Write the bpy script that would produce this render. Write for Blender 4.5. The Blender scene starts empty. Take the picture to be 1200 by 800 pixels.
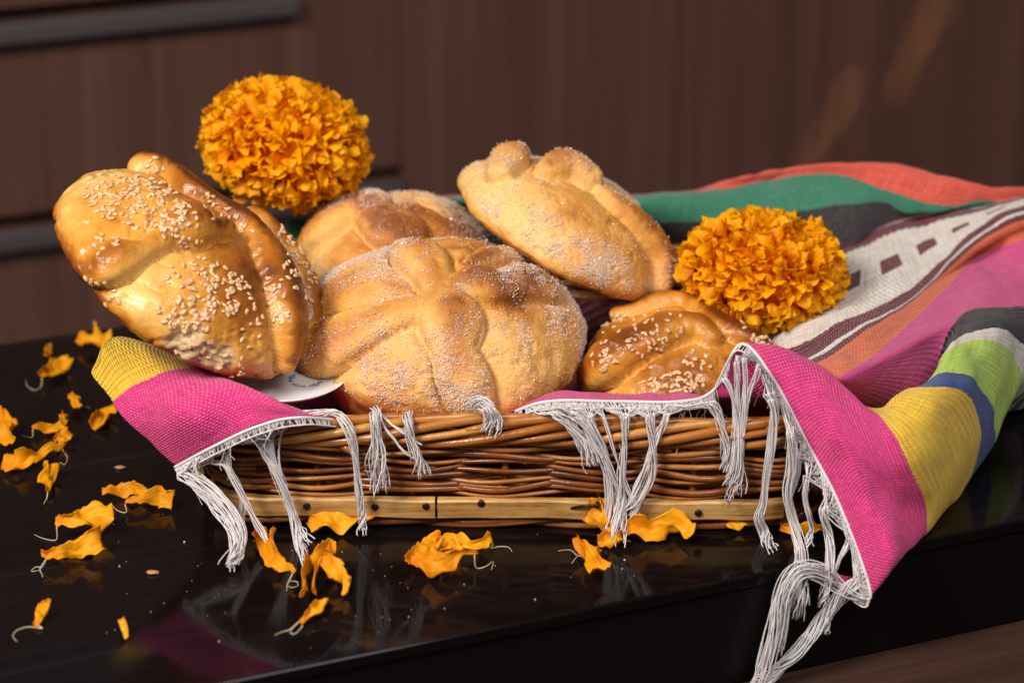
import bpy, bmesh, math, random
import numpy as np
from mathutils import Vector, Matrix
from mathutils.bvhtree import BVHTree

random.seed(7); rng = np.random.default_rng(11)
R_ = math.radians
scene = bpy.context.scene
COL = scene.collection

# ------------------------------------------------------------------ camera
PITCH = R_(22.0); FPX = 2920.0
CP, SP = math.cos(PITCH), math.sin(PITCH)
FWD = np.array([0, CP, -SP]); UPV = np.array([0, SP, CP]); RGT = np.array([1.0, 0, 0])
CAM = np.array([-0.0019, -0.99, 0.487])
cam_d = bpy.data.cameras.new('camera'); cam = bpy.data.objects.new('camera', cam_d); COL.objects.link(cam)
cam.location = CAM; cam.rotation_euler = (math.pi/2 - PITCH, 0, 0)
cam_d.sensor_width = 36; cam_d.lens = FPX/1200*36
cam_d.clip_start = 0.01; cam_d.clip_end = 60
cam_d.dof.use_dof = True; cam_d.dof.focus_distance = 1.10; cam_d.dof.aperture_fstop = 6.0
cam_d.dof.aperture_blades = 7
scene.camera = cam

# ------------------------------------------------------------------ light
w = bpy.data.worlds.new('World'); scene.world = w; w.use_nodes = True
bg = w.node_tree.nodes['Background']; bg.inputs[0].default_value = (0.95, 0.93, 1.0, 1); bg.inputs[1].default_value = 0.06
def area(name, loc, target, size, power, col, sy=None, spread=None):
    l = bpy.data.lights.new(name, 'AREA'); l.energy = power; l.color = col; l.size = size
    if sy: l.shape = 'RECTANGLE'; l.size_y = sy
    if spread: l.spread = spread
    o = bpy.data.objects.new(name, l); COL.objects.link(o); o.location = loc
    d = Vector(target)-Vector(loc); o.rotation_euler = d.to_track_quat('-Z', 'Y').to_euler()
    return o
area('key_softbox', (-0.75, -0.75, 1.05), (0, 0.05, 0.04), 0.40, 15.5, (1.0, 0.91, 0.80))
area('fill_softbox', (0.55, -1.0, 1.5), (0.1, 0.1, 0.04), 0.8, 11, (1.0, 0.95, 0.92))
scene.view_settings.view_transform = 'Standard'; scene.view_settings.look = 'None'
scene.view_settings.exposure = 0.75; scene.view_settings.gamma = 1.0; scene.view_settings.use_curve_mapping = False
scene.cycles.max_bounces = 6; scene.cycles.diffuse_bounces = 3; scene.cycles.glossy_bounces = 3
scene.cycles.use_denoising = True

# ------------------------------------------------------------------ geometry helpers
def ray(u, v):
    d = FWD*FPX + RGT*(u-600) + UPV*(400-v)
    return d/np.linalg.norm(d)
def PY(u, v, Y):
    d = ray(u, v); return CAM + d*((Y-CAM[1])/d[1])
def GZ(u, v, Z):
    d = ray(u, v); return CAM + d*((Z-CAM[2])/d[2])
def camvec(r, up, back):
    a = RGT*r + UPV*up - FWD*back
    return a/np.linalg.norm(a)
PXM = 1.10/FPX

def link(o, parent=None):
    COL.objects.link(o)
    if parent is not None: o.parent = parent
    return o
def mesh(name, V, F, mat, parent=None, smooth=True, uv=None, attrs=None, midx=None):
    me = bpy.data.meshes.new(name)
    me.from_pydata([tuple(map(float, p)) for p in V], [], [tuple(map(int, f)) for f in F])
    for m in (mat if isinstance(mat, (list, tuple)) else [mat]): me.materials.append(m)
    if smooth: me.polygons.foreach_set('use_smooth', [True]*len(me.polygons))
    if uv is not None:
        L = me.uv_layers.new(name='UVMap')
        idx = np.empty(len(me.loops), dtype=np.int32); me.loops.foreach_get('vertex_index', idx)
        L.data.foreach_set('uv', np.asarray(uv, dtype=np.float32)[idx].ravel())
    for k, a in (attrs or {}).items():
        at = me.attributes.new(k, 'FLOAT', 'POINT'); at.data.foreach_set('value', np.asarray(a, dtype=np.float32))
    if midx is not None: me.polygons.foreach_set('material_index', midx)
    me.update()
    return link(bpy.data.objects.new(name, me), parent)
def tag(o, label, cat, group=None):
    o['label'] = label; o['category'] = cat
    if group: o['group'] = group
    return o
def thing(name, label, cat, loc=(0, 0, 0), group=None):
    o = link(bpy.data.objects.new(name, None)); o.location = loc; o.empty_display_size = .01
    bpy.context.view_layer.update()
    return tag(o, label, cat, group)
def child(o, root):                # keep world coordinates although the root sits at its base
    o.parent = root; o.matrix_parent_inverse = Matrix.Translation(root.location).inverted(); return o
def stuff(o): o['kind'] = 'stuff'; return o
def struct(o): o['kind'] = 'structure'; return o

class MB:
    def __init__(s): s.V = []; s.F = []
    def add(s, V, F):
        n = len(s.V); s.V.extend(V); s.F.extend([tuple(i+n for i in f) for f in F])
    def tube(s, pts, rad, sides=6, caps=True):
        P = np.asarray(pts, float); n = len(P)
        rad = np.broadcast_to(np.asarray(rad, float), (n,))
        T = np.gradient(P, axis=0); T /= np.linalg.norm(T, axis=1)[:, None]+1e-12
        a = np.array([0, 0, 1.0]) if abs(T[0][2]) < .9 else np.array([1.0, 0, 0])
        N = np.cross(T[0], a); N /= np.linalg.norm(N)
        V = []; F = []
        for i in range(n):
            N = N - T[i]*N.dot(T[i]); N /= np.linalg.norm(N)+1e-12
            B = np.cross(T[i], N)
            for k in range(sides):
                an = 2*math.pi*k/sides
                V.append(P[i] + rad[i]*(N*math.cos(an)+B*math.sin(an)))
        for i in range(n-1):
            for k in range(sides):
                k2 = (k+1) % sides
                F.append((i*sides+k, i*sides+k2, (i+1)*sides+k2, (i+1)*sides+k))
        if caps:
            F.append(tuple(range(sides))[::-1]); F.append(tuple((n-1)*sides+k for k in range(sides)))
        s.add(V, F)
    def build(s, name, mat, parent=None, smooth=True, **k): return mesh(name, s.V, s.F, mat, parent, smooth, **k)

def catmull(P, n):
    """n samples of a Catmull-Rom spline through the control rows of P (any trailing shape)"""
    P = np.asarray(P, float); m = len(P)
    t = np.linspace(0, m-1, n); i = np.clip(np.floor(t).astype(int), 0, m-2); f = t-i
    Pe = np.concatenate([[2*P[0]-P[1]], P, [2*P[-1]-P[-2]]])
    sh = (n,)+(1,)*(P.ndim-1); f = f.reshape(sh)
    p0, p1, p2, p3 = Pe[i], Pe[i+1], Pe[i+2], Pe[i+3]
    return .5*((2*p1)+(-p0+p2)*f+(2*p0-5*p1+4*p2-p3)*f**2+(-p0+3*p1-3*p2+p3)*f**3)

_lat = rng.random((64, 64, 64)).astype(np.float32)
def vnoise(P, sc):
    Q = np.asarray(P)*sc + 500.0
    I = np.floor(Q).astype(int); f = Q-I; f = f*f*(3-2*f)
    I0 = I & 63; I1 = (I+1) & 63
    x0, y0, z0 = I0.T; x1, y1, z1 = I1.T; fx, fy, fz = f.T
    def L(a, b, t): return a+(b-a)*t
    c = L(L(L(_lat[x0, y0, z0], _lat[x1, y0, z0], fx), L(_lat[x0, y1, z0], _lat[x1, y1, z0], fx), fy),
          L(L(_lat[x0, y0, z1], _lat[x1, y0, z1], fx), L(_lat[x0, y1, z1], _lat[x1, y1, z1], fx), fy), fz)
    return c*2-1
def fbm(P, sc, o=3):
    return sum(vnoise(P, sc*2**k)*.5**k for k in range(o))
def sstep(a, b, x):
    t = np.clip((x-a)/(b-a), 0, 1); return t*t*(3-2*t)

# ------------------------------------------------------------------ material helpers
class NT:
    def __init__(s, name):
        s.m = bpy.data.materials.new(name); s.m.use_nodes = True; s.t = s.m.node_tree
        s.b = s.t.nodes['Principled BSDF']
    def n(s, t, **k):
        o = s.t.nodes.new(t)
        for a, b in k.items():
            if hasattr(o, a): setattr(o, a, b)
        return o
    def l(s, a, b): s.t.links.new(a, b)
    def set(s, **k):
        for a, v in k.items(): s.b.inputs[a.replace('_', ' ')].default_value = v
        return s
    def math(s, op, a, b=None, c=None):
        o = s.n('ShaderNodeMath'); o.operation = op
        for i, x in enumerate((a, b, c)):
            if x is None: continue
            if isinstance(x, (int, float)): o.inputs[i].default_value = x
            else: s.l(x, o.inputs[i])
        return o.outputs[0]
    def mix(s, f, a, b, mode='MIX'):
        o = s.n('ShaderNodeMix'); o.data_type = 'RGBA'; o.blend_type = mode
        for sock, x in ((o.inputs[0], f), (o.inputs[6], a), (o.inputs[7], b)):
            if isinstance(x, (int, float)): sock.default_value = x
            elif isinstance(x, tuple): sock.default_value = (*x, 1) if len(x) == 3 else x
            else: s.l(x, sock)
        return o.outputs[2]
    def noise(s, sc, det=4, vec=None, rough=.5):
        o = s.n('ShaderNodeTexNoise'); o.inputs['Scale'].default_value = sc; o.inputs['Detail'].default_value = det
        o.inputs['Roughness'].default_value = rough
        if vec is not None: s.l(vec, o.inputs['Vector'])
        return o.outputs['Fac']
    def ramp(s, f, stops, interp='LINEAR'):
        o = s.n('ShaderNodeValToRGB'); r = o.color_ramp; r.interpolation = interp
        while len(r.elements) < len(stops): r.elements.new(.5)
        for e, (p, c) in zip(r.elements, stops): e.position = p; e.color = (*c, 1)
        s.l(f, o.inputs[0]); return o.outputs[0]
    def attr(s, name):
        o = s.n('ShaderNodeAttribute'); o.attribute_name = name; return o.outputs['Fac']
    def coord(s, w='Object', scale=None):
        o = s.n('ShaderNodeTexCoord').outputs[w]
        if scale:
            m = s.n('ShaderNodeMapping'); m.inputs['Scale'].default_value = scale; s.l(o, m.inputs[0]); o = m.outputs[0]
        return o
    def bump(s, h, strength=.5, dist=.001):
        o = s.n('ShaderNodeBump'); o.inputs['Strength'].default_value = strength; o.inputs['Distance'].default_value = dist
        s.l(h, o.inputs['Height']); s.l(o.outputs[0], s.b.inputs['Normal']); return o
    def col(s, c):
        if isinstance(c, tuple): s.b.inputs['Base Color'].default_value = (*c, 1)
        else: s.l(c, s.b.inputs['Base Color'])
    def rough(s, f): s.l(f, s.b.inputs['Roughness'])

def bread_mat(name, pale, gold, brown, dark, glaze):
    k = NT(name); co = k.coord()
    br = k.attr('brown'); n1 = k.noise(90, 5, co, .6); n2 = k.noise(420, 3, co)
    f = k.math('ADD', br, k.math('MULTIPLY', k.math('SUBTRACT', n1, .5), .34))
    f = k.math('ADD', f, k.math('MULTIPLY', k.math('SUBTRACT', n2, .5), .12))
    c = k.ramp(f, [(.0, pale), (.38, gold), (.68, brown), (1.0, dark)])
    cr = k.attr('crumb')
    cc = k.ramp(k.noise(260, 4, co), [(.3, (.42, .25, .11)), (.65, (.66, .47, .27))])
    c = k.mix(cr, c, cc)
    if not glaze:
        d = k.math('MULTIPLY', k.attr('dust'), k.ramp(k.noise(330, 4, co, .7), [(.42, (0, 0, 0)), (.62, (1, 1, 1))]))
        c = k.mix(k.math('MULTIPLY', d, .42), c, (.74, .50, .38))
    k.col(c)
    h = k.math('ADD', k.noise(700, 4, co), k.math('MULTIPLY', k.noise(160, 5, co, .65), 1.8))
    wv_ = k.n('ShaderNodeTexVoronoi'); wv_.feature = 'DISTANCE_TO_EDGE'; wv_.inputs['Scale'].default_value = 240; k.l(co, wv_.inputs['Vector'])
    h = k.math('ADD', h, k.math('MULTIPLY', k.math('SMOOTH_MIN', wv_.outputs['Distance'], .12, .05), 2.2 if glaze else 3.0))
    h = k.math('ADD', h, k.math('MULTIPLY', k.math('MULTIPLY', cr, k.noise(380, 5, co)), 4.0))
    k.bump(h, .35 if glaze else .5, .0006)
    if glaze:
        r = k.math('ADD', k.math('MULTIPLY', n1, .22), .16)
        k.rough(k.math('ADD', r, k.math('MULTIPLY', cr, .5)))
        k.set(Specular_IOR_Level=.5)
    else: k.set(Roughness=.62, Specular_IOR_Level=.3)
    k.b.inputs['Subsurface Weight'].default_value = .12
    k.b.inputs['Subsurface Radius'].default_value = (.004, .002, .001)
    return k.m
M = {}
M['sugar_bread'] = bread_mat('sugar_bread_crust', (.80, .52, .19), (.72, .37, .085), (.50, .19, .03), (.22, .065, .012), False)
M['glazed_bread'] = bread_mat('glazed_bread_crust', (.80, .47, .14), (.66, .29, .04), (.36, .11, .010), (.12, .028, .005), True)
k = NT('sugar_crystal'); k.col((.84, .67, .56)); k.set(Roughness=.2, Specular_IOR_Level=.6, Transmission_Weight=.25); M['sugar'] = k.m
k = NT('sesame'); k.col(k.ramp(k.noise(700, 2, k.coord()), [(.3, (.55, .30, .13)), (.7, (.80, .56, .33))])); k.set(Roughness=.35); M['sesame'] = k.m
# lacquered slab
k = NT('black_lacquer'); co = k.coord()
sc = k.noise(1.0, 6, k.coord('Object', (4, 90, 30)), .7)
k.col(k.ramp(sc, [(.45, (.0045, .003, .003)), (.64, (.007, .005, .005)), (.74, (.022, .018, .017))]))
k.rough(k.math('ADD', k.math('MULTIPLY', k.ramp(k.noise(11, 6, co, .75), [(.4, (0, 0, 0)), (.65, (1, 1, 1))]), .12), .055)); k.set(Specular_IOR_Level=.17)
M['lacquer'] = k.m
k = NT('dark_edge'); k.col((.004, .003, .003)); k.set(Roughness=.35, Specular_IOR_Level=.2); M['edge'] = k.m
def wood(name, cA, cB, scale, rough, spec=.3):
    k = NT(name); co = k.coord('Object', scale)
    f = k.math('ADD', k.math('MULTIPLY', k.noise(1, 5, co, .62), .75), k.math('MULTIPLY', k.noise(4, 4, co, .6), .25))
    k.col(k.ramp(f, [(.32, cA), (.66, cB)])); k.set(Roughness=rough, Specular_IOR_Level=spec)
    k.bump(f, .15, .001); return k.m
M['panel_wood'] = wood('cabinet_wood', (.062, .026, .0175), (.125, .058, .042), (26, 26, .5), .5)
M['counter_wood'] = wood('counter_wood', (.024, .011, .008), (.058, .028, .021), (1.6, 30, 30), .5)
k = NT('brushed_aluminium'); k.col((.075, .062, .064)); k.set(Roughness=.6, Metallic=.3); M['alu'] = k.m
k = NT('shadow_gap'); k.col((.02, .012, .01)); k.set(Roughness=.7); M['gap'] = k.m
# wicker
k = NT('varnished_wicker'); oi = k.n('ShaderNodeObjectInfo')
co = k.coord()
f = k.math('ADD', k.math('MULTIPLY', oi.outputs['Random'], .6), k.math('MULTIPLY', k.noise(60, 4, co), .45))
k.col(k.ramp(f, [(.15, (.075, .018, .005)), (.45, (.19, .053, .011)), (.72, (.33, .115, .024)), (.95, (.50, .24, .06))]))
k.rough(k.math('ADD', k.math('MULTIPLY', k.noise(300, 3, co), .2), .15)); k.bump(k.noise(500, 4, co), .3, .0006); k.set(Specular_IOR_Level=.55)
M['wicker'] = k.m
k = NT('rim_wicker'); oi = k.n('ShaderNodeObjectInfo'); co = k.coord()
f = k.math('ADD', k.math('MULTIPLY', oi.outputs['Random'], .5), k.math('MULTIPLY', k.noise(70, 4, co), .5))
k.col(k.ramp(f, [(.15, (.17, .045, .010)), (.45, (.34, .115, .020)), (.75, (.50, .22, .05)), (.95, (.64, .38, .14))]))
k.rough(k.math('ADD', k.math('MULTIPLY', k.noise(300, 3, co), .2), .14)); k.bump(k.noise(500, 4, co), .3, .0006); k.set(Specular_IOR_Level=.55)
M['rim'] = k.m
k = NT('slat_wood'); co = k.coord('Object', (30, 30, 520))
f = k.math('ADD', k.noise(1, 5, co, .6), k.math('MULTIPLY', k.math('SUBTRACT', k.noise(38, 6, k.coord(), .65), .5), .8))
k.col(k.ramp(f, [(.26, (.16, .065, .018)), (.42, (.40, .20, .055)), (.58, (.54, .31, .10)), (.78, (.64, .43, .19))])); k.set(Roughness=.4)
k.bump(f, .3, .0008); M['slat'] = k.m
k = NT('nail_steel'); k.col((.03, .022, .02)); k.set(Roughness=.35, Metallic=.6); M['nail'] = k.m
k = NT('white_yarn'); k.col((.68, .64, .65)); k.set(Roughness=.85, Specular_IOR_Level=.15)
k.bump(k.noise(1500, 2, k.coord()), .4, .0005); M['yarn'] = k.m
k = NT('plate_white'); k.col((.72, .72, .74)); k.set(Roughness=.45); M['plate'] = k.m
k = NT('plate_print'); k.col((.10, .10, .16)); k.set(Roughness=.6); M['print'] = k.m
def petal_mat(name, a, b, trans):
    k = NT(name); oi = k.n('ShaderNodeObjectInfo'); co = k.coord()
    f = k.math('ADD', k.math('MULTIPLY', k.attr('tip'), .62), k.math('MULTIPLY', oi.outputs['Random'], .25))
    f = k.math('ADD', f, k.math('MULTIPLY', k.noise(160, 3, co), .16))
    k.col(k.ramp(f, [(.1, a), (.85, b)])); k.set(Roughness=.5, Specular_IOR_Level=.25)
    k.b.inputs['Subsurface Weight'].default_value = 0
    tr = k.n('ShaderNodeBsdfTranslucent'); tr.inputs[0].default_value = (*b, 1)
    mx = k.n('ShaderNodeMixShader'); mx.inputs[0].default_value = trans
    out = [n for n in k.t.nodes if n.type == 'OUTPUT_MATERIAL'][0]
    k.l(k.b.outputs[0], mx.inputs[1]); k.l(tr.outputs[0], mx.inputs[2]); k.l(mx.outputs[0], out.inputs[0])
    return k.m
M['petal'] = petal_mat('marigold_petal_skin', (.80, .19, .0), (.98, .53, .0), .42)
M['loose_petal'] = petal_mat('loose_petal_skin', (.72, .18, .002), (.95, .46, .008), .25)
k = NT('petal_core'); k.col((.62, .13, .0)); k.set(Roughness=1.0, Specular_IOR_Level=.0); M['core'] = k.m
k = NT('petal_stem'); k.col((.50, .42, .28)); k.set(Roughness=.6); M['stem'] = k.m
k = NT('calyx_green'); k.col((.07, .10, .02)); k.set(Roughness=.6); M['calyx'] = k.m
k = NT('bread_crumb'); k.col((.42, .22, .10)); k.set(Roughness=.6); M['crumb'] = k.m

# woven towel : UV = (metres along the hem, metres across the stripes)
S_TOT = .48
k = NT('striped_weave'); uvn = k.n('ShaderNodeTexCoord').outputs['UV']
sx = k.n('ShaderNodeSeparateXYZ'); k.l(uvn, sx.inputs[0]); U, Vv = sx.outputs[0], sx.outputs[1]
jit = k.math('MULTIPLY', k.math('SUBTRACT', k.noise(500, 3, uvn), .5), .0022)
sj = k.math('DIVIDE', k.math('ADD', Vv, jit), S_TOT)
PINK = (.66, .028, .20); YEL = (.80, .50, .03); BLU = (.025, .065, .25); GRN = (.48, .68, .10); WHT = (.74, .68, .62)
BLK = (.012, .010, .012); OR = (.66, .13, .045); MAR = (.12, .009, .022); GR2 = (.018, .19, .11); RED = (.66, .085, .05); PK2 = (.62, .05, .23)
st = [(0, PINK), (.060, YEL), (.085, BLU), (.105, GRN), (.126, WHT), (.134, BLK), (.155, PK2), (.205, OR), (.235, MAR), (.2415, WHT),
      (.2455, MAR), (.255, WHT), (.305, MAR), (.3185, WHT), (.322, MAR), (.325, BLK), (.360, GR2), (.400, RED), (.430, BLU)]
c = k.ramp(sj, [(p/S_TOT, q) for p, q in st], 'CONSTANT')
# maroon blocks in the white band
per = k.math('FRACT', k.math('DIVIDE', k.math('ADD', U, .0), .021))
inU = k.math('MULTIPLY', k.math('GREATER_THAN', per, .22), k.math('LESS_THAN', per, .72))
inV = k.math('MULTIPLY', k.math('GREATER_THAN', Vv, .2752), k.math('LESS_THAN', Vv, .2842))
c = k.mix(k.math('MULTIPLY', inU, inV), c, MAR)
# scalloped edges of that band
scal = k.math('MULTIPLY', k.math('ABSOLUTE', k.math('SINE', k.math('MULTIPLY', U, 700))), .0018)
e1 = k.math('MULTIPLY', k.math('GREATER_THAN', Vv, k.math('SUBTRACT', .305, scal)), k.math('LESS_THAN', Vv, .306))
c = k.mix(e1, c, MAR)
# weave: raised picks show the white weft as flecks
WP = .00172
row = k.math('FLOOR', k.math('DIVIDE', Vv, WP))
wu = k.math('SINE', k.math('ADD', k.math('MULTIPLY', U, 2*math.pi/WP), k.math('MULTIPLY', row, 2.75)))
wu = k.math('ADD', wu, k.math('MULTIPLY', k.math('SUBTRACT', k.noise(650, 2, uvn), .5), 1.6))
wv = k.math('SINE', k.math('SUBTRACT', k.math('MULTIPLY', Vv, 2*math.pi/WP), math.pi/2))
wh = k.math('MULTIPLY', k.math('ADD', wu, 1), k.math('ADD', wv, 1))
fl = k.math('MULTIPLY', k.math('SUBTRACT', k.math('MULTIPLY', wh, .25), .30), 2.2)
fl = k.math('MULTIPLY', fl, k.math('ADD', k.math('MULTIPLY', k.noise(420, 3, uvn), 1.9), -.35)); fl.node.use_clamp = True
c = k.mix(k.math('MULTIPLY', fl, .50), c, k.mix(.6, c, (.86, .80, .80)))
mp = k.n('ShaderNodeMapping'); mp.inputs['Scale'].default_value = (60, 900, 1); k.l(uvn, mp.inputs[0])
mp2 = k.n('ShaderNodeMapping'); mp2.inputs['Scale'].default_value = (900, 60, 1); k.l(uvn, mp2.inputs[0])
yv = k.math('ADD', k.math('MULTIPLY', k.noise(1, 3, mp.outputs[0]), .5), k.math('MULTIPLY', k.noise(1, 3, mp2.outputs[0]), .5))
c = k.mix(1.0, c, k.ramp(yv, [(.36, (.72, .72, .72)), (.62, (1.12, 1.12, 1.12))]), 'MULTIPLY')
k.col(c); k.set(Roughness=.9, Specular_IOR_Level=.1)
k.b.inputs['Sheen Weight'].default_value = .15
k.bump(k.math('ADD', wh, k.math('MULTIPLY', k.noise(380, 4, uvn, .65), 3.0)), .5, .0006)
M['cloth'] = k.m

# ------------------------------------------------------------------ setting: slab, counter, cabinet
YAW = R_(23); TD = np.array([math.cos(YAW), math.sin(YAW), 0]); TN = np.array([-math.sin(YAW), math.cos(YAW), 0])
E0 = GZ(600, 731, 0)                        # a point on the front edge
def T(a, b, z): return E0 + TD*a + TN*b + np.array([0, 0, z])
back_d = float((GZ(65, 393, 0)-E0).dot(TN))
def bevel_box(name, a0, a1, b0, b1, z0, z1, mat, bev, parent=None, seg=3):
    bm = bmesh.new(); bmesh.ops.create_cube(bm, size=1)
    for v in bm.verts:
        v.co = Vector(((a0+a1)/2+(a1-a0)*v.co.x, (b0+b1)/2+(b1-b0)*v.co.y, (z0+z1)/2+(z1-z0)*v.co.z))
    if bev: bmesh.ops.bevel(bm, geom=bm.edges[:], offset=bev, segments=seg, affect='EDGES', profile=.5)
    me = bpy.data.meshes.new(name); bm.to_mesh(me); bm.free(); me.materials.append(mat)
    o = bpy.data.objects.new(name, me); link(o, parent)
    return o
slab = thing('table_slab', 'black lacquered slab with glossy top lying on the brown wooden counter', 'slab', tuple(E0 + np.array([0, 0, -.052])))
slab.rotation_euler = (0, 0, YAW)
bevel_box('slab_top', -.75, 1.0, 0, back_d, .052-.006, .052, M['lacquer'], .0012, slab)
bevel_box('slab_body', -.748, .998, .0015, back_d-.002, 0, .0455, M['edge'], .001, slab)
ct = bevel_box('counter', -1.5, 2.2, -.9, back_d+.095, -.03, 0, M['counter_wood'], 0)
ct.location = tuple(E0 + np.array([0, 0, -.0525])); ct.rotation_euler = (0, 0, YAW); struct(ct)

WB = back_d + .55
wall = thing('kitchen_cabinet', 'brown wood grain kitchen cabinet front with grey handle rails behind the slab', 'cabinet', tuple(E0+TN*WB+np.array([0, 0, -.052])))
wall.rotation_euler = (0, 0, YAW)
def wallpt(u, v):
    d = ray(u, v); n = TN; P0 = E0+TN*WB
    q = CAM + d*((P0-CAM).dot(n)/d.dot(n)); rel = q-wall.location
    return rel.dot(TD), q[2]+.052
aE, zr2 = wallpt(466, 214); _, zr1 = wallpt(150, 24); zr1 += .012; zr2 += .008
a0w, a1w = -1.4, 2.6
gap = .005
def panel(z0, z1): return bevel_box('drawer_panel', a0w, aE+.004, 0, .018, z0, z1, M['panel_wood'], .0015, wall, 2)
panel(-.45, zr2-gap); panel(zr2+gap, zr1-gap); panel(zr1+gap, zr1+.45)
bevel_box('door_panel', aE+.0043, a1w, 0, .018, -.45, zr1+.45, M['panel_wood'], .001, wall, 2)
o = bevel_box('carcass', a0w, a1w,   .022, .05, -.45, zr1+.45, M['gap'], 0, wall)
def rail(z, a1):
    o = bevel_box('handle_rail', a0w, a1, -.016, -.008, z-.018, z-.002, M['alu'], .003, wall)
    for a in (a1-.05, a1-.35, a1-.65):
        bevel_box('rail_post', a-.006, a+.006, -.0085, .0005, z-.014, z-.0095, M['alu'], .001, o, 1)
rail(zr2, aE); rail(zr1, wallpt(345, 10)[0])

for (u, v, sz_, pw) in ((968, 158, .075, .0045), (1082, 40, .075, .0045)):
    d_ = ray(u, v); P0 = E0+TN*WB; q_ = CAM + d_*((P0-CAM).dot(TN)/d_.dot(TN))
    l_ = area('warm_light_slip', tuple(q_-TN*.55+np.array([.32, 0, .75])), tuple(q_), .014, pw, (1.0, .68, .26), sy=sz_, spread=R_(2.0)); l_.rotation_euler.rotate_axis('Z', R_(-42))

# ------------------------------------------------------------------ basket
BC = np.array([0.0, .102, 0]); BA, BB, CR = .137, .102, .032; BYAW = R_(1.2)
PER = 2*(2*BA-2*CR)+2*(2*BB-2*CR)+2*math.pi*CR
def rim_pt(s, off=0.0, z=0.0):
    """point at arc length s (0 = front left, running right) round the basket, off metres outside the wall"""
    s = s % PER; L1 = 2*BA-2*CR; L2 = 2*BB-2*CR; q = math.pi*CR/2
    segs = [(L1, 'l', (-BA+CR, -BB), (1, 0)), (q, 'c', (BA-CR, -BB+CR), -90), (L2, 'l', (BA, -BB+CR), (0, 1)), (q, 'c', (BA-CR, BB-CR), 0),
            (L1, 'l', (BA-CR, BB), (-1, 0)), (q, 'c', (-BA+CR, BB-CR), 90), (L2, 'l', (-BA, BB-CR), (0, -1)), (q, 'c', (-BA+CR, -BB+CR), 180)]
    for L, kd, p, d in segs:
        if s <= L:
            if kd == 'l': x, y = p[0]+d[0]*s, p[1]+d[1]*s; nx, ny = d[1], -d[0]
            else:
                an = R_(d)+s/CR; nx, ny = math.cos(an), math.sin(an); x, y = p[0]+CR*nx, p[1]+CR*ny
            break
        s -= L
    off += .09*z
    x += nx*off; y += ny*off
    c, sn = math.cos(BYAW), math.sin(BYAW)
    return np.array([BC[0]+x*c-y*sn*-1, BC[1]-x*sn+y*c, z])
basket = thing('wicker_basket', 'low varnished wicker basket with wooden base slats, full of bread', 'basket', (0, .102, 0))
NST = 22; SP_ = PER/NST
Z0 = .0155; PITCHZ = .00182; NR = 13
for i in range(NR):                                     # wall weavers
    s0 = rng.random()*PER; s = s0
    while s < s0+PER-.01:
        L = min(rng.uniform(.17, .34), s0+PER-s)
        if s0+PER-(s+L) < .06: L = s0+PER-s
        n = int(L/.005)+2; ss = np.linspace(s-.012, s+L+.012, n)
        r0 = rng.uniform(.0009, .00145); zz = Z0+PITCHZ*(i+.5)+rng.uniform(-.0006, .0006)
        ph = rng.random()*6
        pts = [rim_pt(a, .0034*math.sin(math.pi*a/SP_+math.pi*(i % 2))+.0004*math.sin(40*a+ph),
                      zz+.0011*math.sin(2*math.pi*a/(SP_*2.1)+i*.4+ph*.12)+.0008*math.sin(61*a+ph)+.0004*math.sin(133*a+ph*2)) for a in ss]
        b = MB(); tp = np.minimum(1, np.minimum(np.arange(n)+1, n-np.arange(n))/4.0)
        b.tube(pts, r0*(.55+.45*tp), 7); child(b.build('weaver', M['wicker']), basket); s += L
for i in range(NST):                                    # uprights
    a = (i+.5)*SP_; b = MB()
    b.tube([rim_pt(a, -.001, .002), rim_pt(a, .0, .02), rim_pt(a, -.0005, .05)], .0019, 6); child(b.build('upright', M['wicker']), basket)
def strand(phase, zc, rz, oc, ro, pitch, rad, s0, L, nm='rim_strand', mt='rim'):
    n = int(L/.0045)+2; ss = np.linspace(s0, s0+L, n); p2 = rng.random()*6
    pts = [rim_pt(a, oc+ro*math.cos(2*math.pi*a/pitch+phase), zc+rz*math.sin(2*math.pi*a/pitch+phase)+.0006*math.sin(45*a+p2)) for a in ss]
    tp = np.minimum(1, np.minimum(np.arange(n)+1, n-np.arange(n))/6.0)
    b = MB(); b.tube(pts, rad*(.5+.5*tp), 8); child(b.build(nm, M[mt]), basket)
for j, ph in enumerate(np.linspace(0, 2*math.pi, 7, endpoint=False)):
    s = rng.random()*.2
    while s < PER:
        L = rng.uniform(.2, .36); strand(ph, .0475, .0058, .0012, .0042, PER/5, rng.uniform(.0016, .0023), s-.015, L+.03); s += L
for j, ph in enumerate((0, math.pi)):                   # bottom twisted pair
    s = rng.random()*.1
    while s < PER:
        L = rng.uniform(.2, .3); strand(ph, .0030, .0012, .0014, .002, PER/9, .0019, s-.012, L+.024, 'base_strand', 'wicker'); s += L
for (u, v, u2, v2) in ((393, 517, 413, 529), (806, 512, 838, 522), (566, 520, 548, 515)):   # cut rod ends under the rim
    b = MB(); b.tube([PY(u, v, -.001), PY((u+u2)/2, (v+v2)/2, -.006), PY(u2, v2, -.009)], [.0018, .0017, .0016], 7)
    child(b.build('rod_end', M['rim']), basket)
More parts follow.
